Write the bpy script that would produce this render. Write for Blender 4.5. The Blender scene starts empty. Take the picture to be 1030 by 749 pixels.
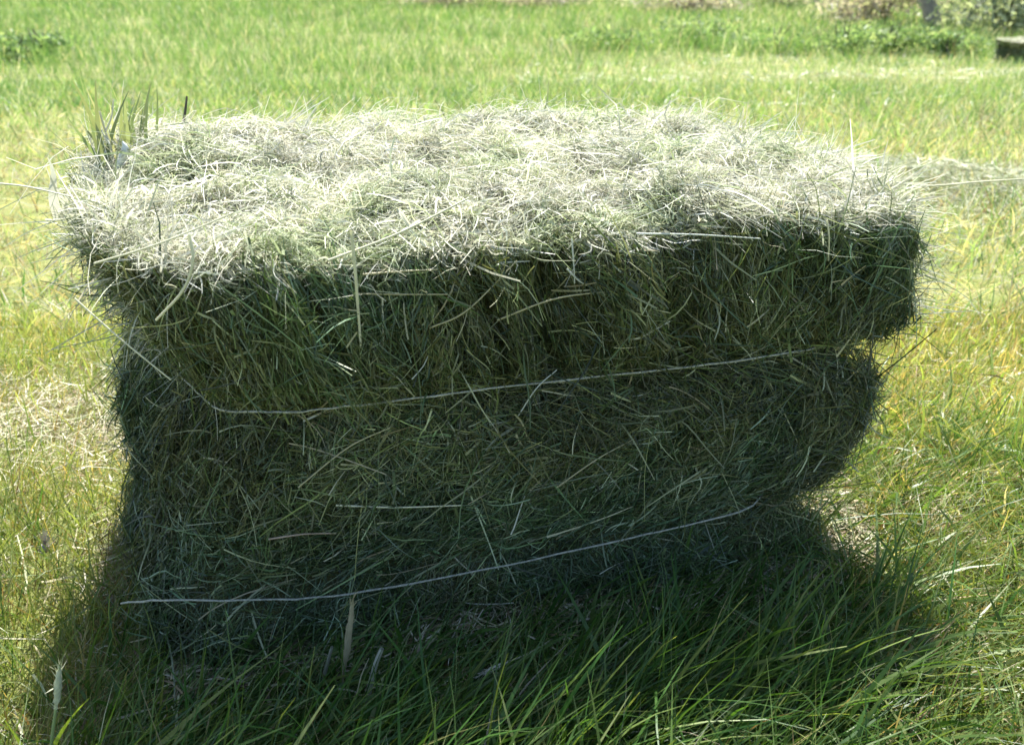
import bpy, math
import numpy as np
from mathutils import Vector

R = math.radians
rng = np.random.default_rng(7)
scene = bpy.context.scene
COL = scene.collection

# ------------------------------------------------------------------ helpers
def lattice(seed):
    g = np.random.default_rng(seed).random((64, 64))
    def f(x, y):
        x = np.asarray(x, float); y = np.asarray(y, float)
        xi = np.floor(x).astype(int); yi = np.floor(y).astype(int)
        fx = x - xi; fy = y - yi
        fx = fx * fx * (3 - 2 * fx); fy = fy * fy * (3 - 2 * fy)
        a = g[xi % 64, yi % 64]; b = g[(xi + 1) % 64, yi % 64]
        c = g[xi % 64, (yi + 1) % 64]; d = g[(xi + 1) % 64, (yi + 1) % 64]
        return (a * (1 - fx) + b * fx) * (1 - fy) + (c * (1 - fx) + d * fx) * fy
    return f

def noise(seed, x, y, octaves=3):
    f = lattice(seed); s = 0; amp = 1; tot = 0; k = 1.0
    for o in range(octaves):
        s = s + amp * f(x * k + 17.3 * o, y * k + 5.1 * o); tot += amp
        amp *= 0.5; k *= 2.07
    return s / tot

def smooth(a, b, x):
    t = np.clip((x - a) / (b - a), 0, 1)
    return t * t * (3 - 2 * t)

def norm(v):
    return v / np.maximum(np.linalg.norm(v, axis=-1, keepdims=True), 1e-9)

def mesh_obj(name, verts, faces, mat, colors=None, parent=None, sm=True):
    """verts (n,3), faces (m,k) all the same k"""
    verts = np.asarray(verts, np.float32); faces = np.asarray(faces, np.int32)
    me = bpy.data.meshes.new(name)
    n, (m, k) = len(verts), faces.shape
    me.vertices.add(n); me.vertices.foreach_set('co', verts.ravel())
    me.loops.add(m * k); me.loops.foreach_set('vertex_index', faces.ravel())
    me.polygons.add(m)
    me.polygons.foreach_set('loop_start', np.arange(0, m * k, k, dtype=np.int32))
    me.polygons.foreach_set('loop_total', np.full(m, k, np.int32))
    me.polygons.foreach_set('use_smooth', np.full(m, sm, bool))
    me.update(calc_edges=True)
    if colors is not None:
        a = me.attributes.new('tint', 'FLOAT_COLOR', 'POINT')
        c = np.ones((n, 4), np.float32); c[:, :3] = colors
        a.data.foreach_set('color', c.ravel())
    me.materials.append(mat)
    o = bpy.data.objects.new(name, me); COL.objects.link(o)
    if parent is not None: o.parent = parent
    return o

def tag(o, label=None, cat=None, group=None, kind=None):
    if label: o['label'] = label
    if cat: o['category'] = cat
    if group: o['group'] = group
    if kind: o['kind'] = kind
    return o

def empty(name, loc, rz=0):
    o = bpy.data.objects.new(name, None); COL.objects.link(o)
    o.location = loc; o.rotation_euler = (0, 0, rz); o.empty_display_size = 0.05
    return o

def ribbons(root, d, bend, L, W, col, segs=4, face=None, wig=0.0, taper=0.75, wrng=rng, kink=None):
    """root,d,bend (n,3); L,W (n,); col (n,3): blades as narrow curved strips, returned as verts, quads, colours"""
    n = len(root); d = norm(d)
    if face is None:
        face = norm(wrng.normal(size=(n, 3)))
    side = norm(np.cross(d, face) + 1e-6)
    s2 = norm(np.cross(d, side))
    t = np.linspace(0, 1, segs + 1)
    if np.isscalar(wig): wig = np.full(n, wig)
    ph = wrng.random(n) * 6.28; fq = 3 + 5 * wrng.random(n)
    P = (root[:, None] + d[:, None] * (L[:, None] * t)[..., None]
         + bend[:, None] * (L[:, None] * t ** 2)[..., None])
    if kink is not None:
        P = P + kink[:, None] * (L[:, None] * np.maximum(0, t - .5))[..., None]
    wv = (np.sin(ph[:, None] + fq[:, None] * t) - np.sin(ph)[:, None]) * (wig * L)[:, None]
    P = P + s2[:, None] * wv[..., None]
    wv2 = (np.sin(1.7 * ph[:, None] + .8 * fq[:, None] * t) - np.sin(1.7 * ph)[:, None]) * (wig * L)[:, None]
    P = P + side[:, None] * wv2[..., None]
    w = W[:, None] * (1 - taper * t ** 1.8) * 0.5
    tw = (wrng.normal(size=n) * 0.8)[:, None] * t
    sd = side[:, None] * np.cos(tw)[..., None] + s2[:, None] * np.sin(tw)[..., None]
    V = np.stack([P - sd * w[..., None], P + sd * w[..., None]], axis=2)   # n, segs+1, 2, 3
    V = V.reshape(-1, 3)
    b = (np.arange(n) * (segs + 1) * 2)[:, None] + (np.arange(segs) * 2)[None]
    F = np.stack([b, b + 1, b + 3, b + 2], axis=-1).reshape(-1, 4)
    C = np.repeat(col, (segs + 1) * 2, axis=0)
    return V, F, C

def joined(parts):
    vs, fs, cs, k = [], [], [], 0
    for v, f, c in parts:
        vs.append(v); fs.append(f + k); cs.append(c); k += len(v)
    return np.concatenate(vs), np.concatenate(fs), np.concatenate(cs)

def tube(pts, rad, col, sides=6):
    """a round stalk along pts (k,3) with a radius per point"""
    pts = np.asarray(pts, float); k = len(pts)
    rad = np.broadcast_to(np.asarray(rad, float), (k,))
    tan = norm(np.gradient(pts, axis=0))
    ref = np.array([0.31, 0.2, 0.93]) if abs(tan[:, 2]).mean() < .8 else np.array([1., .1, 0])
    a = norm(np.cross(tan, ref)); b = np.cross(tan, a)
    an = np.linspace(0, 2 * np.pi, sides, endpoint=False)
    V = pts[:, None] + rad[:, None, None] * (a[:, None] * np.cos(an)[None, :, None] + b[:, None] * np.sin(an)[None, :, None])
    i = np.arange(k - 1)[:, None] * sides; j = np.arange(sides)[None]
    F = np.stack([i + j, i + (j + 1) % sides, i + sides + (j + 1) % sides, i + sides + j], -1).reshape(-1, 4)
    V = V.reshape(-1, 3)
    return V, F, np.tile(np.asarray(col, float), (len(V), 1))

def curve_pts(ctrl, n=14):
    """Catmull-Rom through ctrl"""
    c = np.asarray(ctrl, float)
    c = np.vstack([2 * c[0] - c[1], c, 2 * c[-1] - c[-2]])
    out = []
    m = len(c) - 3
    for t in np.linspace(0, m - 1e-6, n):
        i = int(t); f = t - i
        p0, p1, p2, p3 = c[i:i + 4]
        out.append(.5 * (2 * p1 + (p2 - p0) * f + (2 * p0 - 5 * p1 + 4 * p2 - p3) * f ** 2 + (3 * p1 - p0 - 3 * p2 + p3) * f ** 3))
    return np.array(out)

# ------------------------------------------------------------------ materials
def fibre_mat(name, transl=0.4, rough=0.5, spec=0.3, warm=(1.15, 1.1, .6), use_attr=True, col=None):
    m = bpy.data.materials.new(name); m.use_nodes = True
    nt = m.node_tree; nt.nodes.clear()
    out = nt.nodes.new('ShaderNodeOutputMaterial')
    pr = nt.nodes.new('ShaderNodeBsdfPrincipled')
    pr.inputs['Roughness'].default_value = rough
    pr.inputs['Specular IOR Level'].default_value = spec
    tr = nt.nodes.new('ShaderNodeBsdfTranslucent')
    mx = nt.nodes.new('ShaderNodeMixShader'); mx.inputs[0].default_value = transl
    at = nt.nodes.new('ShaderNodeAttribute'); at.attribute_name = 'tint'
    tc = nt.nodes.new('ShaderNodeTexCoord')
    no = nt.nodes.new('ShaderNodeTexNoise'); no.inputs['Scale'].default_value = 60; no.inputs['Detail'].default_value = 3
    ra = nt.nodes.new('ShaderNodeMapRange'); ra.inputs[3].default_value = .7; ra.inputs[4].default_value = 1.25
    nt.links.new(tc.outputs['Object'], no.inputs['Vector']); nt.links.new(no.outputs['Fac'], ra.inputs[0])
    mu = nt.nodes.new('ShaderNodeVectorMath'); mu.operation = 'SCALE'
    nt.links.new(at.outputs['Color'], mu.inputs[0]); nt.links.new(ra.outputs[0], mu.inputs['Scale'])
    mw = nt.nodes.new('ShaderNodeVectorMath'); mw.operation = 'MULTIPLY'; mw.inputs[1].default_value = warm
    nt.links.new(mu.outputs[0], mw.inputs[0])
    nt.links.new(mu.outputs[0], pr.inputs['Base Color']); nt.links.new(mw.outputs[0], tr.inputs['Color'])
    nt.links.new(pr.outputs[0], mx.inputs[1]); nt.links.new(tr.outputs[0], mx.inputs[2])
    nt.links.new(mx.outputs[0], out.inputs[0])
    return m

M_HAY = fibre_mat('hay_fibre', .22, .42, .5, (1.05, 1.05, .7))
M_TOP = fibre_mat('dry_hay_fibre', .38, .5, .4, (1.03, 1.02, .95))
M_GRASS = fibre_mat('grass_blade', .48, .42, .45, (1.25, 1.15, .5))
M_STALK = fibre_mat('dry_stalk', .12, .5, .4, (1, 1, .7))
M_LEAF = fibre_mat('weed_leaf', .5, .5, .3, (1.2, 1.15, .7))

def noisy_mat(name, stops, scale, rough=.9, detail=6, bump=.6, bscale=40):
    m = bpy.data.materials.new(name); m.use_nodes = True
    nt = m.node_tree; pr = nt.nodes['Principled BSDF']
    pr.inputs['Roughness'].default_value = rough; pr.inputs['Specular IOR Level'].default_value = .15
    tc = nt.nodes.new('ShaderNodeTexCoord')
    no = nt.nodes.new('ShaderNodeTexNoise'); no.inputs['Scale'].default_value = scale; no.inputs['Detail'].default_value = detail
    no.inputs['Roughness'].default_value = .7
    cr = nt.nodes.new('ShaderNodeValToRGB')
    while len(cr.color_ramp.elements) < len(stops): cr.color_ramp.elements.new(.5)
    for e, (p, c) in zip(cr.color_ramp.elements, stops):
        e.position = p; e.color = (*c, 1)
    n2 = nt.nodes.new('ShaderNodeTexNoise'); n2.inputs['Scale'].default_value = bscale; n2.inputs['Detail'].default_value = 5
    bu = nt.nodes.new('ShaderNodeBump'); bu.inputs['Strength'].default_value = bump; bu.inputs['Distance'].default_value = .02
    nt.links.new(tc.outputs['Object'], no.inputs['Vector']); nt.links.new(tc.outputs['Object'], n2.inputs['Vector'])
    nt.links.new(no.outputs['Fac'], cr.inputs[0]); nt.links.new(cr.outputs[0], pr.inputs['Base Color'])
    nt.links.new(n2.outputs['Fac'], bu.inputs['Height']); nt.links.new(bu.outputs[0], pr.inputs['Normal'])
    return m

M_CORE = noisy_mat('packed_hay', [(.3, (.045, .045, .016)), (.5, (.09, .088, .032)), (.7, (.15, .14, .055))], 26, bscale=120)
M_GROUND = noisy_mat('field_soil', [(.3, (.09, .09, .035)), (.5, (.15, .17, .05)), (.72, (.26, .23, .10))], 3.0, bscale=30)
M_BARK = noisy_mat('grey_bark', [(.3, (.20, .18, .18)), (.7, (.36, .33, .32))], 8, bscale=25)
M_TWINE = noisy_mat('pale_twine', [(.35, (.28, .29, .24)), (.65, (.54, .53, .42))], 90, rough=.6, bscale=300)

# ------------------------------------------------------------------ terrain
def terrain(x, y):
    x = np.asarray(x, float); y = np.asarray(y, float)
    z = -.05 - 0.45 * smooth(4, 15, y) + 3.5 * smooth(34, 130, y)
    z = z + (noise(3, x * .35, y * .35, 2) - .5) * .12 * smooth(2.5, 7, y)
    z = z + (noise(4, x * 2.2, y * 2.2, 2) - .5) * .025
    return z

def axis(pos, lim):
    a = np.unique(np.concatenate([np.arange(-2.4, 2.4, .05), np.arange(-9, 9, .25), np.arange(-40, 40, 1.5), np.linspace(-lim, lim, 61)]).round(3))
    return a
gx = axis(0, 420)
gy = np.unique(np.concatenate([np.arange(.2, 3, .05), np.arange(3, 18, .2), np.arange(18, 60, 1.0), np.arange(60, 620, 14), np.arange(-40, .2, 1.5)]).round(3))
X, Y = np.meshgrid(gx, gy)
Zt = terrain(X, Y)
nx, ny = len(gx), len(gy)
ii = (np.arange(ny - 1)[:, None] * nx + np.arange(nx - 1)[None]).ravel()
g = mesh_obj('ground', np.stack([X, Y, Zt], -1).reshape(-1, 3), np.stack([ii, ii + 1, ii + nx + 1, ii + nx], -1), M_GROUND)
tag(g, 'hay field ground of straw litter and soil under the grass', 'ground', kind='structure')

# ------------------------------------------------------------------ camera
PITCH = R(25); CAM_H = .86; FPX = 892.0
cam = bpy.data.cameras.new('camera'); co = bpy.data.objects.new('camera', cam); COL.objects.link(co)
co.location = (0, 0, CAM_H); co.rotation_euler = (R(90) - PITCH, 0, 0)
cam.sensor_width = 36; cam.lens = 36 * FPX / 1030
cam.clip_start = .02; cam.clip_end = 2000
cam.dof.use_dof = True; cam.dof.focus_distance = 1.25; cam.dof.aperture_fstop = 6
scene.camera = co

def ray(x, y):
    u = (x - 515) / FPX; v = -(y - 374.5) / FPX
    return np.array([u, math.cos(PITCH) + v * math.sin(PITCH), -math.sin(PITCH) + v * math.cos(PITCH)])
def at_z(x, y, z=0.0):
    d = ray(x, y); t = (z - CAM_H) / d[2]
    return np.array([0, 0, CAM_H]) + t * d
def at_depth(x, y, Y):
    d = ray(x, y); return np.array([0, 0, CAM_H]) + d * (Y / d[1])

# ------------------------------------------------------------------ the hay bale
YAW = R(15)
P0 = np.array([-0.369, 0.969, 0.0])
UX = np.array([math.cos(YAW), math.sin(YAW), 0]); WX = np.array([-math.sin(YAW), math.cos(YAW), 0])
def to_local(p):
    q = np.asarray(p) - P0
    return np.stack([q @ UX, q @ WX, q[..., 2]], -1)
def on_front(x, y, w=0.0):
    """the point of the bale's front plane behind photo position x, y, in the bale's own frame"""
    d = ray(x, y); o = np.array([0, 0, CAM_H]); n = -WX
    t = np.dot(P0 + WX * w - o, n) / np.dot(d, n)
    return to_local(o + t * d)

class Bale:
    ZB = -.085
    zk = np.array([-.085, .02, .075, .12, .20, .27, .32, .35, .362, .40, .52, .56])
    uLf = np.array([-.09, -.10, -.06, -.005, .03, .05, .065, .075, .05, .035, -.01, -.025])
    uLb = np.array([-.18, -.19, -.17, -.19, -.19, -.175, -.14, -.10, -.135, -.145, -.145, -.145])
    uRf = np.array([.93, .915, .875, .945, .98, .995, .965, .86, 1.0, 1.02, 1.01, .99])
    uRb = np.array([.80, .80, .78, .84, .87, .88, .85, .81, .84, .86, .88, .88])
    wf = np.array([-.005, -.008, .028, .008, -.002, -.003, .008, .032, .006, -.008, -.015, -.005])
    wb = np.array([.47, .47, .45, .48, .49, .49, .48, .46, .49, .50, .52, .52])
    def __init__(s, seed=11, pinch=True):
        s.seed = seed
    def square(s, q):
        n = 11.0
        k = (np.abs(q[..., 0]) ** n + np.abs(q[..., 1]) ** n) ** (1 / n)
        m = np.max(np.abs(q), axis=-1)
        return q * (m / np.maximum(k, 1e-9))[..., None]
    def perim(s, a):
        """a in [0,4): front 0-1 (left to right), right 1-2, back 2-3, left 3-4"""
        a = np.asarray(a) % 4; f = (a % 1) * 2 - 1; k = np.floor(a).astype(int); o = np.ones_like(f)
        qx = np.choose(k, [f, o, -f, -o]); qy = np.choose(k, [-o, f, o, -f])
        return s.square(np.stack([qx, qy], -1))
    def plan(s, q, zn):
        I = lambda t: np.interp(zn, s.zk, t)
        a = (q[..., 0] + 1) / 2; b = (q[..., 1] + 1) / 2
        uL = I(s.uLf) * (1 - b) + I(s.uLb) * b; uR = I(s.uRf) * (1 - b) + I(s.uRb) * b
        uL = uL - (1 - (2 * b - 1) ** 2) * np.interp(zn, [.0, .2, .33, .36, .56], [.02, .03, .015, .025, .065])
        return uL * (1 - a) + uR * a, I(s.wf) * (1 - b) + I(s.wb) * b
    def zedge(s, q):
        b = (q[..., 1] + 1) / 2; a = (q[..., 0] + 1) / 2
        return .530 + .034 * b + .014 * smooth(.25, .45, a) - .012 * smooth(.80, 1.0, a) + .030 * b * smooth(.40, .15, a) * (.35 + .65 * b) + (noise(s.seed, a * 9, b * 5, 2) - .5) * .03
    def side(s, a, t):
        q = s.perim(a); ze = s.zedge(q)
        zn = s.ZB + t * (.56 - s.ZB); z = s.ZB + t * (ze - s.ZB)
        u, w = s.plan(q, zn)
        # flakes: upright folds, deep near the top, plus lumps
        along = a * 11
        fold = (noise(s.seed + 1, along * 2.6, t * 1.4, 3) - .5) * (.018 + .045 * smooth(.6, .9, t))
        for gc, gw, gd in ((.13, .006, .6), (.235, .005, .5), (.33, .008, .7), (.425, .022, 1.1), (.475, .006, .6), (.59, .007, .7), (.68, .006, .5), (.765, .010, .9), (.87, .007, .7)):
            fold = fold - gd * .058 * np.exp(-((a - gc - .012 * np.sin(t * 9 + gc * 40)) / gw) ** 2) * smooth(.60, .72, t)
        lump = (noise(s.seed + 2, a * 13, t * 7, 3) - .5) * .03
        c = s.plan(np.zeros_like(q), zn)
        du = u - c[0]; dw = w - c[1]
        # push along the face normal of the square
        ax = np.where(np.abs(q[..., 0]) > np.abs(q[..., 1]) + .02, np.sign(q[..., 0]), 0.)
        ay = np.where(np.abs(q[..., 1]) > np.abs(q[..., 0]) - .02, np.sign(q[..., 1]), 0.)
        k = fold + lump
        pin = np.maximum(np.exp(-((zn - .35) / .02) ** 2), np.exp(-((zn - .075) / .02) ** 2))
        k = k * (1 - .7 * pin)
        return np.stack([u + ax * k, w + ay * k, z], -1)
    def top(s, q):
        """q in the square [-1,1]^2"""
        m = np.max(np.abs(q), axis=-1)
        qq = s.square(q)
        u, w = s.plan(qq, np.full(m.shape, .56))
        edge = q / np.maximum(m, 1e-6)[..., None]
        ze = s.zedge(s.square(edge)) * m ** 2 + (1 - m ** 2) * s.zedge(qq)
        z = ze + .010 * (1 - m ** 6) + (noise(s.seed + 5, u * 18, w * 18, 3) - .5) * .10 * (1 - m ** 8)
        return np.stack([u, w, z], -1)
    def core(s, name, parent, inset=.012):
        na, nt_ = 520, 48
        A, T = np.meshgrid(np.arange(na) / na * 4, np.linspace(0, 1, nt_))
        V = [s.side(A, T).reshape(-1, 3)]
        i = np.arange(nt_ - 1)[:, None] * na; j = np.arange(na)[None]
        F = [np.stack([i + j, i + (j + 1) % na, i + na + (j + 1) % na, i + na + j], -1).reshape(-1, 4)]
        nr = 26; base = (nt_ - 1) * na; off = nt_ * na
        a = np.arange(na) / na * 4; q0 = s.perim(a)
        k = np.floor(a).astype(int); f = (a % 1) * 2 - 1; o = np.ones_like(f)
        q0 = np.stack([np.choose(k, [f, o, -f, -o]), np.choose(k, [-o, f, o, -f])], -1)
        prev = base
        for r in range(1, nr):
            rr = 1 - r / nr * .985
            V.append(s.top(q0 * rr)); j1 = np.arange(na)
            F.append(np.stack([prev + j1, prev + (j1 + 1) % na, off + (j1 + 1) % na, off + j1], -1)); prev = off; off += na
        V = np.concatenate(V); F = np.concatenate(F)
        c = np.array([.42, .24, .26]); V = c + (V - c) * (1 - inset / .25)
        return mesh_obj(name, V, F, M_CORE, parent=parent)
    def side_frame(s, a, t):
        e = 2e-3
        p = s.side(a, t); ta = norm(s.side(a + e, t) - s.side(a - e, t)); tt = norm(s.side(a, np.minimum(t + e, 1)) - s.side(a, t - e))
        q = s.perim(a); nx = np.where(np.abs(q[..., 0]) > np.abs(q[..., 1]), np.sign(q[..., 0]), 0); ny = np.where(nx == 0, np.sign(q[..., 1]), 0)
        n = norm(.5 * norm(np.cross(ta, tt)) + np.stack([nx, ny, 0 * nx], -1))
        return p, ta, tt, n

def pick(n, table, w, r=rng):
    t = np.array(table); i = r.choice(len(t), size=n, p=np.array(w) / sum(w))
    return t[i] * r.uniform(.75, 1.25, size=(n, 1))

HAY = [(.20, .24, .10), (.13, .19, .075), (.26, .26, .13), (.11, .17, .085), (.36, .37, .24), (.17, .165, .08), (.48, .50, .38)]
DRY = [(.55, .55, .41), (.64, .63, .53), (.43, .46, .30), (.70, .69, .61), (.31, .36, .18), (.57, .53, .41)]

def side_strands(b, n, wscale=1.0, r=rng, front_share=.62):
    parts = []
    a = np.where(r.random(n) < front_share, r.random(n), 1 + 3 * r.random(n))
    lefts = r.random(n) < .16; a = np.where(lefts, 3 + r.random(n), a)
    t = r.random(n) ** .9 * .985
    zn = b.ZB + t * (.56 - b.ZB)
    p, ta, tt, nn = b.side_frame(a, t)
    up = smooth(.36, .42, zn)
    field = noise(31, a * 9, t * 5, 2) * 6.28 * 1.3
    rnd = field + r.normal(size=n) * .9
    vert = np.pi / 2 + (noise(32, a * 14, t * 2, 2) - .5) * 1.6 + r.normal(size=n) * .33
    use_v = r.random(n) < (.80 * up + .10)
    th = np.where(use_v, vert, rnd)
    flip = np.where(r.random(n) < .5, np.pi, 0); th = th + flip
    d = ta * np.cos(th)[:, None] + tt * np.sin(th)[:, None] + nn * (r.normal(size=n) * .10 + .05)[:, None]
    L = r.uniform(.015, .065, n) * np.where(r.random(n) < .08, 2.0, 1)
    W = r.choice([.0008, .0012, .0017, .0025, .0040], size=n, p=[.32, .32, .22, .11, .03]) * wscale
    bend = (ta * r.normal(size=(n, 1)) * .22 + tt * r.normal(size=(n, 1)) * .22 - nn * .06)
    # strands stay pressed in at the twine
    pn = np.maximum(np.exp(-((zn - .35) / .03) ** 2), np.exp(-((zn - .075) / .03) ** 2))
    off = (r.random(n) ** 1.6 * .018) * (1 - .9 * pn) - .004
    L = L * (1 - .55 * pn)
    root = p + nn * off[:, None] - d * (L * .5)[:, None]
    c = pick(n, HAY, [2.6, 3.2, 2.6, 2.6, 2.0, 1.6, 1.0], r)
    v = noise(33, a * 7, t * 5, 3)[:, None]
    st = noise(35, a * 26, t * 1.5, 2)[:, None]; v = v * (1 - up[:, None]) + up[:, None] * (.55 * st + .45 * v)  # upright stripes: dark of the folds' gaps put into the strand colour
    off2 = (st[:, 0] - .5) * .03 * up; root = root + nn * off2[:, None]
    c = c * (.19 + .70 * v) * np.array([.98, 1.0, .80]) * np.exp(r.normal(size=(n, 1)) * .38)  # side hay darkened overall: shade of the bale's face put into its colour
    pin = np.maximum(np.exp(-((zn - .35) / .022) ** 2), np.exp(-((zn - .075) / .022) ** 2))
    gsh = smooth(.45, .65, noise(34, a * 5 + 9, t * 3, 2))[:, None]
    c = c * (1 - gsh * np.array([.22, .04, .0]))
    near_c = np.abs((a % 1) - .5) > .44
    L = np.where(near_c, L * .6, L)
    d = np.where(near_c[:, None], norm(d) * np.array([.55, .55, 1.]) + nn * -.05, d)
    face = norm(nn + r.normal(size=(n, 3)) * .55)
    parts.append(ribbons(root, d, bend, L, W, c, 4, face, .02, .6, r))
    # longer coarse stems lying in the face
    k = n // 190; i = r.choice(n, k, replace=False)
    th2 = r.normal(size=k) * .7 + np.where(r.random(k) < .4 * up[i] + .1, 1.57, 0)
    d2 = ta[i] * np.cos(th2)[:, None] + tt[i] * np.sin(th2)[:, None] + nn[i] * (r.normal(size=k) * .08)[:, None]
    L2 = r.uniform(.04, .11, k)
    parts.append(ribbons(p[i] + nn[i] * (.004 + .012 * r.random((k, 1))) - d2 * (L2 * .5)[:, None], d2, ta[i] * r.normal(size=(k, 1)) * .2 + tt[i] * r.normal(size=(k, 1)) * .2 - nn[i] * .10, L2,
                         r.choice([.0014, .002, .0028], k) * wscale, pick(k, [(.44, .42, .26), (.34, .36, .2), (.5, .5, .38), (.3, .26, .16)], [1, 1.4, .7, .8], r), 5, nn[i] + r.normal(size=(k, 3)) * .3, .02, .3, r))
    # curled bits
    m = n // 6
    i = r.choice(n, m, replace=False)
    parts.append(ribbons(p[i] + nn[i] * .006, norm(ta[i] * r.normal(size=(m, 1)) + tt[i] * r.normal(size=(m, 1))) + nn[i] * .2,
                         ta[i] * r.normal(size=(m, 1)) * .5 + tt[i] * (r.normal(size=(m, 1)) * .5 - .2), r.uniform(.02, .07, m),
                         r.choice([.001, .0016, .0026], m) * wscale, c[i] * 1.1, 5, None, .06, .5, r))
    return joined(parts)

def top_strands(b, n, wscale=1.0, r=rng):
    parts = []
    q = r.uniform(-1, 1, (n, 2))
    p = b.top(q)
    pit = noise(46, p[:, 0] * 20, p[:, 1] * 20, 2); ok = r.random(n) < smooth(.22, .40, pit) * .9 + .1
    q, p = q[ok], p[ok]; n = len(p)
    nn = np.tile([0, 0, 1.], (n, 1))
    cl = noise(41, p[:, 0] * 14, p[:, 1] * 14, 2)
    ang = noise(42, p[:, 0] * 11, p[:, 1] * 11, 2) * 6.28 * 1.6 + r.normal(size=n) * .8
    lift = np.abs(r.normal(size=n)) * .75 * (.3 + 1.1 * cl)
    d = np.stack([np.cos(ang), np.sin(ang), lift - .05], -1)
    L = r.uniform(.012, .038, n) * (1 + (r.random(n) < .05) * 1.6)
    W = r.choice([.0008, .0012, .0017, .0024, .0038], size=n, p=[.28, .33, .24, .12, .03]) * wscale
    bend = r.normal(size=(n, 3)) * np.array([.6, .6, .25]) + np.array([0, 0, -.25])
    root = p + nn * (r.random(n) ** 1.5 * .028 - .008)[:, None] - norm(d) * (L * .4)[:, None] * np.array([1, 1, .2])
    c = pick(n, DRY, [3, 3, 2.2, 1.4, 1.5, 1.6], r)
    v = noise(43, p[:, 0] * 18, p[:, 1] * 18, 2)[:, None]
    gr = smooth(.52, .72, noise(44, p[:, 0] * 9, p[:, 1] * 9, 2))[:, None]
    c = c * (.48 + .95 * v) * (1 - gr * np.array([.22, .14, .30]))
    parts.append(ribbons(root, d, bend, L, W, c, 5, norm(nn + r.normal(size=(n, 3)) * .6), .19, .55, r))
    # tufts of curly leaf
    m = n // 4
    k = 260
    cq = r.uniform(-.97, .97, (k, 2)); ci = r.integers(0, k, m)
    qq = np.clip(cq[ci] + r.normal(size=(m, 2)) * np.array([.025, .05]), -1, 1)
    pp = b.top(qq)
    ta = r.random(k) * 6.28
    ang = ta[ci] + r.normal(size=m) * .6
    dd = np.stack([np.cos(ang), np.sin(ang), .25 + r.random(m) * .9], -1)
    parts.append(ribbons(pp + np.array([0, 0, .004]), dd, np.stack([np.cos(ang), np.sin(ang), -1.0 + 0 * ang], -1) * .55 + r.normal(size=(m, 3)) * .25,
                         r.uniform(.02, .055, m), r.choice([.0010, .0016, .0026], m) * wscale, pick(m, DRY, [3, 4, 1.5, 2, 1, 1], r), 7, None, .19, .5, r))
    return joined(parts)

def fringe(b, n, wscale=1.0, r=rng):
    """hay hanging over the front edge and standing up along the back and ends"""
    parts = []
    # front drape
    a = r.random(n); t = np.full(n, .992)
    p, ta, tt, nn = b.side_frame(a, t)
    keep = noise(51, a * 22, a * 0, 2)
    drop = .5 + .8 * keep
    lat = r.normal(size=n) * 1.7 + .3
    d = nn * (.15 + .35 * r.random(n))[:, None] + ta * lat[:, None] + np.array([0, 0, 1.]) * (r.normal(size=n) * .25)[:, None]
    L = r.uniform(.012, .040, n) * (.4 + 1.0 * keep)
    bend = -tt * (.35 * drop)[:, None] - nn * .15 + ta * r.normal(size=(n, 1)) * .25
    root = p - nn * (r.random(n) * .035)[:, None] + np.array([0, 0, 1.]) * (.005 + .012 * r.random(n) - .035 * r.random(n) ** 3)[:, None]
    parts.append(ribbons(root, d, bend, L, r.choice([.0011, .0017, .0025, .0036], n) * wscale, pick(n, DRY, [3, 3, 2.5, 1.2, 2, 1.8], r) * .92, 6, None, .11, .6, r))
    # back and ends
    m = int(n * .75)
    a = r.uniform(1.02, 3.98, m); t = np.full(m, .99)
    p, ta, tt, nn = b.side_frame(a, t)
    d = nn * (.35 * r.random(m))[:, None] + np.array([.35, 0, .6]) + r.normal(size=(m, 3)) * .45
    L = r.uniform(.02, .075, m) * (.5 + 1.0 * noise(52, a * 12, a * 0, 2))
    parts.append(ribbons(p - nn * (r.random(m) * .05)[:, None], d, r.normal(size=(m, 3)) * .3 + np.array([.2, 0, -.25]), L,
                         r.choice([.0011, .0017, .0025, .0036], m) * wscale, pick(m, DRY, [3, 3, 2, 2, 1, 1], r), 5, None, .03, .7, r))
    # curved wisps standing off the back edge, leaning right
    k = int(n * .035)
    a = r.choice([2.78, 2.70, 2.55, 2.2, 2.05], k, p=[.35, .25, .12, .1, .18]) + r.normal(size=k) * .035
    p, ta, tt, nn = b.side_frame(a, np.full(k, .99))
    parts.append(ribbons(p - nn * .03 * r.random((k, 1)), np.array([.45, 0, .8]) + r.normal(size=(k, 3)) * .22, np.array([.35, -.05, -.15]) + r.normal(size=(k, 3)) * .12,
                         r.uniform(.04, .10, k), r.choice([.0014, .002, .003], k) * wscale, pick(k, DRY, [3, 3, 2, 2, 1, 1], r), 7, None, .02, .8, r))
    # flared corners: long wisps out of the right and left ends
    for lo, hi, cnt, out in ((1.0, 1.75, n // 4, .9), (3.2, 3.8, n // 8, .6)):
        a = r.uniform(lo, hi, cnt); t = r.uniform(.72, .99, cnt) 
        p, ta, tt, nn = b.side_frame(a, t)
        d = nn * out + r.normal(size=(cnt, 3)) * np.array([.3, .5, .25]) + np.array([0, -.1, .12])
        parts.append(ribbons(p - nn * .015, d, r.normal(size=(cnt, 3)) * .25 + np.array([0, 0, -.25]), r.uniform(.025, .105, cnt) * (.5 + noise(53, a * 15, t * 3, 2)),
                             r.choice([.0011, .0017, .0025], cnt) * wscale, pick(cnt, DRY, [3, 2, 3, 1, 2, 2], r) * .9, 5, None, .03, .6, r))
    return joined(parts)

def loop_path(b, z, a0, a1, n=240, out=.004, tilt=0.0):
    a = np.linspace(a0, a1, n); t = (z - b.ZB) / (.56 - b.ZB)
    p, ta, tt, nn = b.side_frame(a, np.full(n, t) + tilt * (a - .5))
    return p + nn * out

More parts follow.
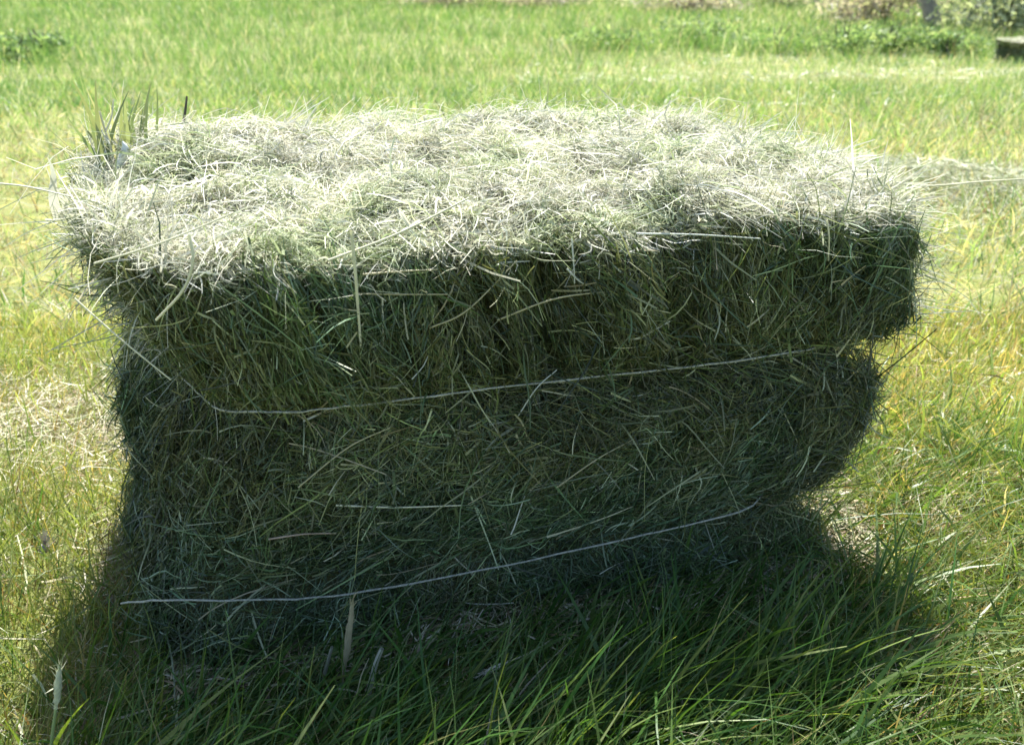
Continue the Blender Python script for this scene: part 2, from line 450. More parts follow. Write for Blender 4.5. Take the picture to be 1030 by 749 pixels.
bale = empty('hay_bale', tuple(P0), YAW)
tag(bale, 'large square hay bale tied with two pale twines, standing in the middle', 'hay bale')
B = Bale()
B.core('packed_body', bale)
def stuffpart(name, vfc, mat, parent):
    o = mesh_obj(name, vfc[0], vfc[1], mat, vfc[2], parent); o['kind'] = 'stuff'; return o
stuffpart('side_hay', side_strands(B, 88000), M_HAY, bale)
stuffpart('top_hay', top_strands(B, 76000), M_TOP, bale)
stuffpart('edge_hay', fringe(B, 5200), M_TOP, bale)

# twines: run along the front and round the ends
def smooth_rows(p, k):
    for _ in range(k):
        p = np.vstack([p[:1], (p[:-2] + 2 * p[1:-1] + p[2:]) / 4, p[-1:]])
    return p
def twine(fr, z, out, left_out=None):
    """fr: photo points along the front; the string is taut between them and closes round the back"""
    front = np.array([on_front(x, y, w) for x, y, w in fr])
    back = loop_path(B, z, 1.08, 3.7 if out < 0 else 3.9, 200, out)
    back[:, 2] += np.linspace(front[-1, 2] - back[0, 2], front[0, 2] - back[-1, 2], len(back))
    f = curve_pts(front, 40)
    path = np.vstack([f, back])
    if left_out is not None:
        lp = loop_path(B, z + .013, 3.12, 3.97, 40, left_out)
        path = np.vstack([lp, f, back[back[:, 1] > .1][:150]])
    path = smooth_rows(path, 4)
    path = path + np.random.default_rng(9).normal(size=path.shape) * .0006
    v, fc, c = tube(path, .00145 * np.random.default_rng(8).uniform(.8, 1.2, len(path)), (.5, .5, .5), 6)
    return mesh_obj('baling_twine', v, fc, M_TWINE, parent=bale)
twine([(246, 413, -.004), (285, 415, -.012), (330, 411, -.013), (400, 403, -.017), (480, 392, -.018), (600, 379, -.018), (720, 366, -.018), (800, 354, -.016), (834, 349, .0)], .35, -.03, .026)
twine([(122, 606, .06), (160, 604, .002), (215, 603, -.009), (310, 602, -.013), (400, 589, -.021), (520, 566, -.021), (640, 540, -.021), (700, 526, -.02), (774, 508, -.005)], .078, -.03)

# stray stalks the photo shows on the bale
def stalk_on_bale(pts, rad, col, n=12):
    p = curve_pts([on_front(x, y, w) for x, y, w in pts], n)
    v, f, c = tube(p, np.linspace(rad, rad * .7, len(p)), col, 5)
    return mesh_obj('stray_stalk', v, f, M_STALK, c, bale)
PALE = (.62, .60, .42); TAN = (.42, .38, .22); PINK = (.40, .30, .22); GREY = (.55, .57, .50)
stalk_on_bale([(353, 232, -.06), (357, 270, -.055), (360, 310, -.045), (363, 350, -.035)], .0022, PALE)['label'] = 'thick pale straw hanging down the upper front'
stalk_on_bale([(190, 236, -.05), (194, 262, -.055), (184, 292, -.05), (157, 322, -.04)], .0020, PALE)['label'] = 'pale curled straw hooked over the left corner'
for pts, rad, col in [
    ([(365, 276, -.022), (400, 273, -.024), (440, 271, -.02)], .0013, TAN),
    ([(350, 295, -.022), (400, 296, -.024), (450, 296, -.02)], .0012, TAN),
    ([(338, 508, -.022), (400, 510, -.024), (464, 508, -.02)], .0014, PALE),
    ([(270, 542, -.022), (305, 537, -.022), (338, 536, -.02)], .0014, PINK),
    ([(575, 240, -.03), (577, 265, -.03), (578, 285, -.022)], .0012, GREY),
    ([(570, 270, -.02), (582, 282, -.024), (590, 287, -.02)], .0014, GREY),
    ([(500, 322, -.018), (560, 300, -.03), (625, 292, -.02)], .0013, TAN),
    ([(330, 262, -.05), (400, 235, -.055), (472, 199, -.04)], .0016, PALE),
    ([(640, 235, -.04), (700, 236, -.05), (765, 240, -.04)], .0012, GREY),
    ([(832, 222, -.05), (834, 240, -.05), (833, 262, -.04)], .0013, PALE),
    ([(95, 265, -.02), (160, 245, -.06), (235, 214, -.05)], .0013, PALE),
    ([(432, 330, -.02), (470, 312, -.03), (520, 262, -.02)], .0012, TAN),
    ([(300, 490, -.02), (350, 450, -.024), (392, 430, -.02)], .0011, TAN),
    ([(560, 490, -.02), (600, 462, -.024), (640, 440, -.02)], .0012, TAN),
    ([(520, 420, -.012), (540, 390, -.024), (560, 372, -.015)], .0010, GREY),
]:
    stalk_on_bale(pts, rad, col)
stalk_on_bale([(75, 300, .02), (118, 338, .0), (172, 382, -.02)], .0013, PALE)
stalk_on_bale([(-8, 184, .1), (28, 188, .1), (72, 198, .1)], .0012, PALE)

# ------------------------------------------------------------------ the far hay bale
far_c = at_depth(1025, 54, 13.2); far_c[2] = float(terrain(far_c[0], far_c[1])) + .03
far = empty('hay_bale', tuple(far_c), R(24))
tag(far, 'small distant hay bale lying at the far edge of the mown field', 'hay bale')
BF = Bale(seed=61)
BF.uLf = BF.uLf * .3; BF.uLb = BF.uLb * .3; BF.wf = BF.wf * .5; BF.uLf[-4:] += .02; BF.uRf[-4:] -= .02
far.scale = (1.0, .8, .46)
BF.core('packed_body', far)
r2 = np.random.default_rng(5)
v3 = side_strands(BF, 6000, 3.2, r2)
stuffpart('side_hay', (v3[0], v3[1], v3[2] * np.array([2.0, 1.9, 2.2])), M_HAY, far)
stuffpart('top_hay', top_strands(BF, 4500, 3.0, r2), M_TOP, far)

# ------------------------------------------------------------------ grass
G_FRESH = (.055, .13, .025); G_MID = (.115, .185, .045); G_YEL = (.215, .265, .085); G_STRAW = (.42, .34, .16); G_BROWN = (.22, .145, .075); G_PALE = (.52, .49, .35); G_BLUE = (.06, .12, .05)

def in_bale(x, y, m=0.0):
    l = to_local(np.stack([x, y, 0 * x], -1))
    return (l[:, 0] > -.03 - m) & (l[:, 0] < .82 + m) & (l[:, 1] > .03 - m) & (l[:, 1] < .46 + m)

def frustum_pts(n, y0, y1, r, margin=1.55, power=1.0):
    """ground points inside the view's spread between two distances, with a margin to each side"""
    k = int(n * 1.02)
    hw = lambda y: (y * .906 + .364) * .577 * margin + .15
    y = y0 + (y1 - y0) * r.random(k * 3) ** power
    x = r.uniform(-1, 1, k * 3) * hw(y1)
    ok = np.abs(x) < hw(y)
    x, y = x[ok][:n], y[ok][:n]
    return x, y

def mixcol(n, table, w, r, sp=.29):
    """w (n,k): per-blade weights"""
    t = np.array(table); w = np.maximum(w, 0); cs = np.cumsum(w / w.sum(1, keepdims=True), 1)
    i = (r.random(n)[:, None] > cs).sum(1).clip(0, len(t) - 1)
    return t[i] * r.uniform(1 - sp, 1 + sp, (n, 1)) * r.uniform(.92, 1.08, (n, 3)), i

TAB = [G_FRESH, G_MID, G_YEL, G_STRAW, G_BROWN, G_PALE]
def grass(name, n, y0, y1, seed, style, label, segs=4, keep=None):
    r = np.random.default_rng(seed)
    x, y = frustum_pts(n, y0, y1, r, power=1.0 if y1 < 6 else 1.35)
    if keep is not None:
        ok = keep(x, y, r); x, y = x[ok], y[ok]
    n = len(x)
    z = terrain(x, y)
    st = style(x, y, r)
    root = np.stack([x, y, z - .004], -1)
    V, F, C = ribbons(root, st['d'], st['bend'], st['L'], st['W'], st['c'], segs, st.get('face'), st.get('wig', .015), .9, r, st.get('kink'))
    o = mesh_obj(name, V, F, M_GRASS, C)
    tag(o, label, 'grass', kind='stuff')
    return o

def clump(x, y, r, seed, cell):
    """pull points towards tuft centres"""
    cx = np.round(x / cell) * cell; cy = np.round(y / cell) * cell
    h = noise(seed, cx * 91.7, cy * 77.3, 1); h2 = noise(seed + 1, cx * 63.1, cy * 85.9, 1)
    return cx + (h - .5) * cell * 1.4, cy + (h2 - .5) * cell * 1.4, h, h2

def near_style(x, y, r):
    n = len(x)
    right = smooth(.35, .7, x); left = smooth(-.47, -.64, x + .12 * (1 - y)); front = (1 - right) * (1 - left)
    nz = noise(71, x * 4, y * 4, 3); nz2 = noise(72, x * 9, y * 9, 2)
    rn = right * smooth(2.2, 1.0, y)     # near right corner: long green blades
    back = smooth(1.25, 1.9, y)
    w = np.stack([
        1.5 * front + .9 * rn * smooth(.4, .65, nz) + .25 * left * smooth(.5, .75, nz) + .03,
        1.2 * front + 1.3 * rn + .5 * left * smooth(.4, .65, nz) + .3 * right,
        .3 * front + 1.2 * right + 1.3 * left + .5 * back,
        .10 * front + (2.2 * left + 1.3 * right) * smooth(.75, .3, nz) + .5 * back + .25 * right + .9 * right * back,
        .05 * front + (.8 * left + .5 * right + .8 * back * right) * smooth(.6, .3, nz2),
        .10 * front + .35 * left * smooth(.5, .3, nz2) + .9 * right * smooth(.58, .35, nz2) + .10 * back], 1)
    c, i = mixcol(n, TAB, w, r)
    dry = i >= 3
    L = r.uniform(.05, .16, n) * (1 + .30 * front + .25 * rn - .25 * back) * np.where(dry, .75, 1)
    L = L * (.7 + .6 * nz) * (1 - .45 * smooth(.60, .45, x) * smooth(-.62, -.5, x) * smooth(.80, .92, y - .26 * x) * smooth(1.3, 1.15, y)) * (1 + .25 * front)
    W = (1 + .35 * front) * r.choice([.0012, .0018, .0026, .004, .0065], size=n, p=[.2, .26, .26, .20, .08]) * (1 + .2 * rn) * np.where(dry, .65, 1) * (1 - .35 * left)
    lean = .75 * front + .75 * rn + .12 * left
    ang = r.normal(size=n) * (.8 + 1.3 * left + .8 * right) + np.where(front + rn > .5, .25, 0)
    am = (.25 + .55 * lean) * r.uniform(.3, 1.5, n)
    d = np.stack([np.cos(ang) * am, np.sin(ang) * am * .8, np.ones(n)], -1)
    flat = (r.random(n) < .22 * (front + right) + .10); d[flat, 2] *= .22
    bend = np.stack([np.cos(ang) * .45 * am + r.normal(size=n) * .12, np.sin(ang) * .4 * am + r.normal(size=n) * .12, -.28 * np.abs(am) - .12 * r.random(n)], -1)
    kk = r.normal(size=(n, 3)) * np.array([.9, .9, .3]) + np.array([0, 0, -.9]); kk[r.random(n) > .22] = 0
    lit = (rn * smooth(.75, 1.1, x))[:, None]  # sunlit brightness put into the blade colour at the near right
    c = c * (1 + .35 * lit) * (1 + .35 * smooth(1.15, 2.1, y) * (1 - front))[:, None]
    return dict(d=d, bend=bend, L=L, W=W, c=c, kink=kk)

def keep_near(x, y, r):
    bare = noise(75, x * 3.2, y * 3.2, 2)
    patch = np.exp(-(((x - .53) / .07) ** 2 + ((y - 1.30) / .11) ** 2))     # flattened litter beside the bale's right foot
    path = smooth(-.55, -.75, x) * np.exp(-((y - 1.62) / .16) ** 2)           # pale trodden strip on the left
    return (~in_bale(x, y)) & (r.random(len(x)) > .45 * smooth(.5, .25, bare)) & (r.random(len(x)) > .9 * patch) & (r.random(len(x)) > .62 * path)
grass('meadow_grass', 104000, .42, 2.3, 101, near_style, 'long green and straw coloured grass round the foot of the near bale', 5, keep_near)

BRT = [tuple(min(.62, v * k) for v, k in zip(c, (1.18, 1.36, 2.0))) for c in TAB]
def mid_style(x, y, r):
    n = len(x)
    nz = noise(81, x * 1.1, y * 1.6, 3); nz2 = noise(82, x * 3, y * 3, 2)
    left = smooth(-.6, -1.2, x); right = smooth(.8, 1.3, x)
    dryL = left * np.exp(-((y - 3.4) / 1.5) ** 2)
    far_ = smooth(4.0, 7.5, y)
    w = np.stack([
        .10 + .5 * far_ * smooth(.45, .65, nz) + .25 * left * far_,
        .45 + .8 * far_ + .3 * smooth(.4, .6, nz) * (1 - dryL),
        1.2 + 0 * x,
        .55 + 3.2 * dryL + 1.5 * right * (1 - far_) + .5 * smooth(.55, .35, nz) * (1 - .6 * far_),
        .12 + 1.5 * dryL + .9 * right * smooth(.6, .3, nz2) * (1 - far_),
        .35 + .5 * smooth(.55, .3, nz2) + .2 * (1 - far_)], 1)
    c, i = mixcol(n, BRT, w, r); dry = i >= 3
    L = r.uniform(.04, .11, n) * (.7 + .7 * nz) * (1 + .5 * far_ + .6 * right * (1 - far_))
    W = r.choice([.0016, .0024, .0034, .005], n) * (1 + .10 * y) * np.where(dry, .75, 1)
    ang = r.random(n) * 6.28; am = r.uniform(.1, .9, n)
    d = np.stack([np.cos(ang) * am, np.sin(ang) * am, np.ones(n)], -1)
    flat = dry & (r.random(n) < .5); d[flat, 2] *= .15
    bend = np.stack([np.cos(ang) * am * .3, np.sin(ang) * am * .3, -.25 * am], -1) + r.normal(size=(n, 3)) * .1
    return dict(d=d, bend=bend, L=L, W=W, c=c)
grass('mown_grass', 106000, 2.2, 8.5, 102, mid_style, 'short yellow green mown grass and stubble behind the near bale', 3, lambda x, y, r: r.random(len(x)) > .7 * smooth(.48, .30, noise(96, x * 3, y * 4, 2)))

def far_style(x, y, r):
    n = len(x)
    nz = noise(91, x * .5, y * .8, 3); nz2 = noise(92, x * 1.5, y * 2.2, 2)
    left = smooth(4, -3, x)
    tall = smooth(11.5, 14.5, y + 3 * left + 3 * (nz - .5))
    w = np.stack([
        .3 * left + .9 * tall + .5 * smooth(.5, .7, nz), 1.3 + 1.0 * left, 1.0 + .2 * (1 - left), .22 + .5 * smooth(.5, .3, nz) * (1 - tall),
        .05 + 0 * x, .30 + .5 * (1 - .7 * left) * smooth(.55, .3, nz2)], 1)
    band = np.exp(-((y - 15.0 - .5 * np.sin(x * 1.3)) / .8) ** 2) * smooth(-1, 2, x) * smooth(.3, .55, noise(93, x * 1.2, y * .5, 2))
    w[:, 0] += 1.5 * band; w[:, 1] += 2 * band
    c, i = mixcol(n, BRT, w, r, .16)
    c = c * (.72 + .56 * noise(94, x * .9, y * 1.6, 3))[:, None]
    L = r.uniform(.05, .12, n) * (1 + 1.6 * tall + 2.2 * band) * (.45 + 1.1 * nz2)
    W = r.choice([.003, .0042, .006], n) * (.5 + .085 * y)
    ang = r.random(n) * 6.28; am = r.uniform(.1, .7, n)
    d = np.stack([np.cos(ang) * am, np.sin(ang) * am, np.ones(n)], -1)
    bend = np.stack([np.cos(ang) * am * .3, np.sin(ang) * am * .3, -.2 * am], -1)
    return dict(d=d, bend=bend, L=L, W=W, c=c)
grass('field_grass', 225000, 8.3, 40, 103, far_style, 'sunlit green grass of the open field running to the far brush', 3, lambda x, y, r: r.random(len(x)) > .75 * smooth(.48, .30, noise(95, x * 1.4, y * 2.0, 2)))

# loose dry hay lying on the ground: litter near the bale, the swath to the right, the strip on the left
def litter(name, n, place, label, seed, cat, lift=.03, col=DRY, lw=(.04, .13), wd=1.0):
    r = np.random.default_rng(seed)
    x, y, hgt = place(n, r); n = len(x)
    ok = ~in_bale(x, y, .0); x, y, hgt = x[ok], y[ok], hgt[ok]; n = len(x)
    z = terrain(x, y) + .006 + r.random(n) ** 1.3 * hgt
    ang = r.random(n) * 6.28
    d = np.stack([np.cos(ang), np.sin(ang), r.normal(size=n) * .25], -1)
    L = r.uniform(*lw, n)
    V, F, C = ribbons(np.stack([x, y, z], -1) - d * (L * .5)[:, None], d, r.normal(size=(n, 3)) * np.array([.25, .25, .1]), L,
                      r.choice([.0013, .002, .003, .0042], n) * wd, pick(n, col, [1] * len(col), r), 4, norm(np.array([0, 0, 1.]) + r.normal(size=(n, 3)) * .5), .03, .5, r)
    return tag(mesh_obj(name, V, F, M_STALK, C), label, cat, kind='stuff')

LIT = [(.42, .38, .24), (.32, .28, .15), (.5, .47, .34), (.26, .19, .11), (.36, .37, .2)]
def pl_near(n, r):
    k = n // 3
    a = np.stack([r.normal(.535, .035, k), r.normal(1.31, .07, k)], -1)
    b = np.stack([r.normal(-.60, .035, k // 2), r.normal(1.30, .10, k // 2)], -1)
    uu = r.uniform(-.1, .88, k); ww = -np.abs(r.normal(size=k)) * .05 + .03
    e = np.stack([P0[0] + uu * UX[0] + ww * WX[0], P0[1] + uu * UX[1] + ww * WX[1]], -1)
    x, y = frustum_pts(n - k - k // 2, .5, 2.4, r)
    keep = (np.abs(x) > .45) | (r.random(len(x)) < .6)
    p = np.concatenate([a, b, e, np.stack([x[keep], y[keep]], -1)])
    return p[:, 0], p[:, 1], np.full(len(p), .03)
litter('loose_hay', 13500, pl_near, 'scattered dry hay litter lying among the grass beside the bale', 201, 'hay litter', col=LIT, lw=(.02, .075), wd=.8)
def pl_left(n, r):
    x = r.uniform(-1.7, -.5, n); y = 1.68 + .12 * (x + 1) + r.normal(size=n) * .15
    return x, y, np.full(n, .035)
litter('straw_strip', 8000, pl_left, 'pale flattened straw strip crossing the grass left of the bale', 202, 'straw litter', col=LIT + [(.6, .57, .42)], lw=(.02, .08), wd=.55)
def pl_swath(n, r):
    x = r.uniform(1.0, 3.0, n); yc = 3.95 - .45 * (x - 1.6)
    w = r.normal(size=n)
    y = yc + w * (.20 + .25 * noise(207, x * 2, x * 0, 2))
    return x, y, (.20 - .05 * x) * np.exp(-w ** 2 * .8) * (.5 + .8 * noise(203, x * 3, x * 0, 2))
litter('hay_swath', 13000, pl_swath, 'raked row of loose dry hay behind the right end of the bale', 203, 'hay row', col=[(.40, .42, .27), (.30, .34, .18), (.26, .27, .14), (.46, .45, .32)], wd=1.2, lw=(.04, .14))
def pl_far(n, r):
    # scattered pale cut rows further out on the right
    ys = r.choice([6.2, 9.4, 12.4], n, p=[.3, .45, .25]); x = r.uniform(0, 9, n)
    return x, ys + .16 * x + r.normal(size=n) * (.35 + .6 * noise(205, x * .8, ys, 2)), np.full(n, .05)
litter('cut_hay', 2000, pl_far, 'pale cut hay lying in faint rows on the far mown field', 204, 'cut hay', col=DRY[:4] + [(.35, .33, .18)], wd=2.2, lw=(.08, .2))

# ------------------------------------------------------------------ single plants and stalks near the bale
def seed_stem(name, pts, rad, col, head=None, headcol=None, leaf=None, label='', cat='grass stalk'):
    p = curve_pts(pts, 16); base = p[0]
    root = empty(name, tuple(base)); tag(root, label, cat)
    v, f, c = tube(p - base, np.linspace(rad, rad * .6, len(p)), col, 6)
    mesh_obj('stem', v, f, M_STALK, c, root)
    if head:
        k = head[0]; hp = p[-k:] - base
        rr = head[1] * np.sin(np.linspace(.25, np.pi - .12, k)) ** .8
        v, f, c = tube(curve_pts(hp, 18), np.interp(np.linspace(0, 1, 18), np.linspace(0, 1, k), rr), headcol, 8)
        r = np.random.default_rng(int(abs(base[0]) * 1e4) + 3)
        c = c * r.uniform(.8, 1.15, (len(c), 1)); v = v + r.normal(size=v.shape) * head[1] * .12
        parts = [(v, f, c)]
        n = 40; i = r.integers(0, len(hp), n); ax = norm(hp[-1] - hp[0])
        parts.append(ribbons(hp[i], ax + r.normal(size=(n, 3)) * .35, r.normal(size=(n, 3)) * .1, np.full(n, head[1] * 3.5), np.full(n, head[1] * .3), np.tile(headcol, (n, 1)), 2, None, 0, .8, r))
        V, F, C = joined(parts); mesh_obj('seed_head', V, F, M_STALK, C, root)
    if leaf:
        for (o_, d, b, L, W, c) in leaf:
            n = 1
            V, F, C = ribbons(np.array([o_]), np.array([d]), np.array([b]), np.array([L]), np.array([W]), np.array([c]), 8, np.array([[.2, -1, .2]]), 0, .95, np.random.default_rng(1))
            mesh_obj('leaf', V, F, M_GRASS, C, root)
    return root

def gp(x, y): 
    return at_z(x, y, -.05)
def up_at(base, x, y, dy=0.0):
    return at_depth(x, y, base[1] + dy)

b0 = gp(48, 800)
seed_stem('budding_grass', [b0, up_at(b0, 52, 745), up_at(b0, 57, 705), up_at(b0, 60, 668)], .0022, (.30, .38, .16), (7, .0042), (.48, .50, .34),
          [((0, 0, .02), (.28, 0, 1), (.25, 0, -.1), .16, .007, (.20, .30, .05)), ((0, 0, .01), (-.1, 0, 1), (-.1, 0, 0), .12, .006, (.2, .3, .05))],
          'pale swollen grass bud rising among yellow grass in the near corner', 'grass stalk')
b1 = gp(340, 706); 
seed_stem('budding_grass', [b1, up_at(b1, 345, 680), up_at(b1, 350, 645), up_at(b1, 355, 602)], .0026, (.26, .24, .13), (10, .0045), (.36, .32, .20),
          [((0, 0, .01), (-.3, 0, 1), (-.2, 0, 0), .07, .004, (.16, .16, .07))],
          'thick brownish pointed shoot in the shade before the lower twine', 'grass stalk')
b2 = gp(366, 716)
seed_stem('cut_stubble', [b2, up_at(b2, 371, 695), up_at(b2, 377, 670), up_at(b2, 384, 652)], .0048, (.42, .42, .34), None, None, None,
          'short thick cut stalk with pale end in the shade before the bale', 'stubble stalk')
b3 = gp(322, 700)
seed_stem('cut_stubble', [b3, up_at(b3, 326, 680), up_at(b3, 330, 664), up_at(b3, 334, 650)], .0034, (.27, .28, .21), None, None, None,
          'thin dim grey cut stalk standing just left of the pointed shoot', 'stubble stalk')
b4 = gp(575, 640)
seed_stem('drooping_grass', [b4, up_at(b4, 560, 640, -.03) , up_at(b4, 535, 655, -.08), up_at(b4, 505, 668, -.12), up_at(b4, 484, 678, -.14)], .0016, (.36, .36, .24), (6, .0036), (.46, .46, .36), None,
          'pale drooping seed head lying over dark green grass before the bale', 'grass stalk')
# dry weed behind the bale's left end
w5 = [at_depth(124, 215, 1.30), at_depth(120, 190, 1.30), at_depth(113, 155, 1.30), at_depth(106, 132, 1.29), at_depth(100, 112, 1.28)]
rw = seed_stem('dry_weed', w5, .0022, (.5, .5, .38), None, None, None, 'thin pale weed stalk with forked tip at the top left corner of the near bale', 'weed')
for pts, rad in (([(106, 132), (112, 118), (114, 100)], .0016), ([(110, 145), (104, 135), (98, 128)], .0016), ([(118, 178), (124, 172), (128, 190)], .003)):
    p = curve_pts([at_depth(x, y, 1.29) for x, y in pts], 8) - w5[0]
    v, f, c = tube(p, np.linspace(rad, rad * .6, 8), (.58, .58, .46), 5); mesh_obj('branch', v, f, M_STALK, c, rw)
pod = curve_pts([at_depth(x, y, 1.28) - w5[0] for x, y in ((117, 182), (121, 165), (126, 150), (123, 142))], 12)
v, f, c = tube(pod, .006 * np.sin(np.linspace(.2, 3.0, 12)), (.55, .58, .55), 8); mesh_obj('seed_pod', v, f, M_STALK, c, rw)

# leafy tuft behind the left end
def tuft(name, base, n, L, W, cols, wts, spread, label, seed, cat='grass tuft', lean=(0, 0)):
    r = np.random.default_rng(seed)
    root = empty(name, tuple(base)); tag(root, label, cat)
    ang = r.random(n) * 6.28; am = r.random(n) * spread
    d = np.stack([np.cos(ang) * am + lean[0], np.sin(ang) * am + lean[1], np.ones(n)], -1)
    V, F, C = ribbons(np.stack([r.normal(size=n) * .02, r.normal(size=n) * .02, np.zeros(n)], -1), d,
                      np.stack([np.cos(ang) * am * .5, np.sin(ang) * am * .5, -.2 * am], -1), r.uniform(.6, 1, n) * L, r.uniform(.6, 1.2, n) * W,
                      pick(n, cols, wts, r), 6, np.array([0, -1, .2]) + r.normal(size=(n, 3)) * .5, .02, .9, r)
    mesh_obj('blades', V, F, M_GRASS, C, root)['kind'] = 'stuff'
    return root
tuft('leafy_sprig', at_depth(134, 196, 1.33), 30, .185, .011, [(.16, .22, .13), (.24, .29, .18), (.42, .45, .32), (.10, .14, .09)], [3, 2, 1.5, 1.5], .30, 'grey green leafy sprig standing up from the top left of the near bale', 301, 'sprig')
# dark twig poking out of the top
tw = curve_pts([at_depth(x, y, 1.5) for x, y in ((176, 158), (182, 134), (186, 114), (188, 97))], 10)
t0 = empty('dark_twig', tuple(tw[0])); tag(t0, 'short dark twig poking up from the back of the bale top', 'twig')
v, f, c = tube(tw - tw[0], np.linspace(.0036, .0016, 10), (.07, .065, .05), 6); mesh_obj('stick', v, f, M_STALK, c, t0)
v, f, c = tube(curve_pts([at_depth(x, y, 1.49) - tw[0] for x, y in ((172, 152), (181, 139), (190, 134), (197, 126))], 8), .0024, (.10, .09, .08), 6); mesh_obj('side_stick', v, f, M_STALK, c, t0)
# folded dry leaf on the left flare
lf = empty('dry_leaf', tuple(at_depth(55, 200, 1.16))); tag(lf, 'pale folded dry leaf sticking out of the upper left corner of the bale', 'leaf')
l0 = np.array(lf.location)
rl = np.random.default_rng(12)
tip = at_depth(57, 170, 1.16) - l0; bs = at_depth(74, 224, 1.16) - l0; bl = at_depth(60, 222, 1.16) - l0
for q, dd_, Lq, wq in ((bl, tip - bl, .082, .014), (bs, tip - bs, .078, .010), (bl, bs - bl + np.array([0, 0, .03]), .05, .008)):
    V, F, C = ribbons(q[None], dd_[None], np.array([[-.12, 0, .05]]), np.array([Lq]), np.array([wq]), np.array([[.60, .59, .47]]), 8, np.array([[.2, -1, .3]]), .03, .95, rl)
    mesh_obj('leaf_blade', V, F, M_TOP, C, lf)
# long straw beside the swath on the right
ls = curve_pts([at_depth(x, y, 1.95) for x, y in ((880, 180), (930, 187), (985, 183), (1060, 178))], 14)
lo = empty('long_straw', tuple(ls[0])); tag(lo, 'long pale straw sticking out level from the upper right corner of the bale', 'straw')
v, f, c = tube(ls - ls[0], np.linspace(.003, .0015, 14), (.66, .64, .42), 5); mesh_obj('stalk', v, f, M_STALK, c, lo)
# tiny dried flower head on the left
fh = gp(43, 575)
seed_stem('dried_flower', [fh, up_at(fh, 43, 566), up_at(fh, 44, 556), up_at(fh, 45, 546)], .0014, (.3, .28, .14), (6, .008), (.42, .38, .36), None, 'greyish dried flower head among the yellow grass on the left', 'flower')

# ------------------------------------------------------------------ far vegetation
def leaf_cloud(cx, n, rad, size, cols, wts, r, flat=1.0):
    """small leaf faces spread through clumps"""
    k = max(5, n // 90)
    cc = r.normal(size=(k, 3)); cc = cc / np.linalg.norm(cc, axis=1, keepdims=True) * r.random((k, 1)) ** .5
    i = r.integers(0, k, n)
    p = cc[i] * np.array(rad) * .85 + r.normal(size=(n, 3)) * np.array(rad) * .2
    p[:, 2] = np.abs(p[:, 2] + rad[2] * .6) 
    d = r.normal(size=(n, 3)) + np.array([0, 0, .5])
    L = r.uniform(.6, 1.4, n) * size
    c = pick(n, cols, wts, r)
    return ribbons(p + np.array(cx), d, r.normal(size=(n, 3)) * .2, L, L * .42, c, 2, None, 0, .7, r)

def shrub(name, px, Y, hgt, wid, n, size, cols, wts, label, seed, cat='shrub', stem=(.08, .07, .06)):
    r = np.random.default_rng(seed)
    p = at_depth(px, 20, Y); p[2] = float(terrain(p[0], p[1]))
    root = empty(name, tuple(p)); tag(root, label, cat)
    V, F, C = leaf_cloud((0, 0, .02), n, (wid / 2, wid / 2 * .8, hgt / 2), size, cols, wts, r)
    mesh_obj('foliage', V, F, M_LEAF, C, root)
    parts = []
    for k in range(7):
        a = r.random() * 6.28; q = np.array([math.cos(a) * wid * .32 * r.random(), math.sin(a) * wid * .3 * r.random(), hgt * r.uniform(.6, .95)])
        parts.append(tube(curve_pts([(0, 0, -.05), q * .5 + r.normal(size=3) * .04, q], 7), np.linspace(.012, .004, 7) * (1 + hgt), stem, 5))
    V, F, C = joined(parts); mesh_obj('stems', V, F, M_STALK, C, root)
    return root
GRN = [(.17, .28, .11), (.23, .34, .14), (.32, .40, .19), (.12, .20, .08)]
SAGE = [(.30, .36, .24), (.38, .43, .31), (.24, .29, .19)]
MAUVE = [(.42, .39, .37), (.52, .48, .46), (.34, .31, .30), (.42, .45, .32)]
shrub('weed_clump', 22, 12.4, .46, 1.15, 1500, .07, GRN, [3, 3, 1, 3], 'dark green broad weed clump in the far grass at the left edge', 401, 'weed')
for k, (px, Y, h_, w_, lab) in enumerate([
    (625, 15.6, .36, 2.0, 'low green weed clump starting the far weed row beyond the bale'),
    (705, 16.2, .50, 2.2, 'pale green weed clump second along the far weed row'),
    (785, 15.2, .46, 1.9, 'bushy bright green weed clump in the middle of the far weed row'),
    (850, 14.9, .62, 1.4, 'darker green weed clump just past the middle of the far weed row'),
    (900, 15.2, .58, 1.5, 'tall green weed clump below the forked trunks'),
    (960, 14.6, .44, 1.1, 'last green weed clump of the far row, next to the distant bale')]):
    shrub('weed_clump', px, Y, h_, w_, 1300, .07, GRN, [2, 4, 3, 1], lab, 410 + k, 'weed')
for k, (px, Y, h_, w_, cols, lab) in enumerate([
    (450, 29, 1.0, 3.2, MAUVE, 'greyish mauve dry bush low on the skyline behind the bale'),
    (540, 30, 1.1, 3.4, MAUVE, 'second mauve grey dry bush, further along towards the trees'),
    (690, 27, 1.4, 4.2, MAUVE, 'wide grey brown bare bush above the middle of the weed row'),
    (890, 22, 1.7, 3.6, MAUVE, 'grey brown bare bush just before the dark forked trunks'),
    (1005, 19, 1.8, 3.0, SAGE, 'sage green bush behind the distant bale'),
    (1075, 20, 2.0, 3.8, MAUVE, 'tall grey brown bush at the outer edge past the sage bush'),
    (790, 30, 1.4, 5.0, SAGE, 'pale sage bush far behind the weed row')]):
    shrub('brush_bush', px, Y, h_, w_, 2600, .12, cols, [1] * len(cols), lab, 430 + k)

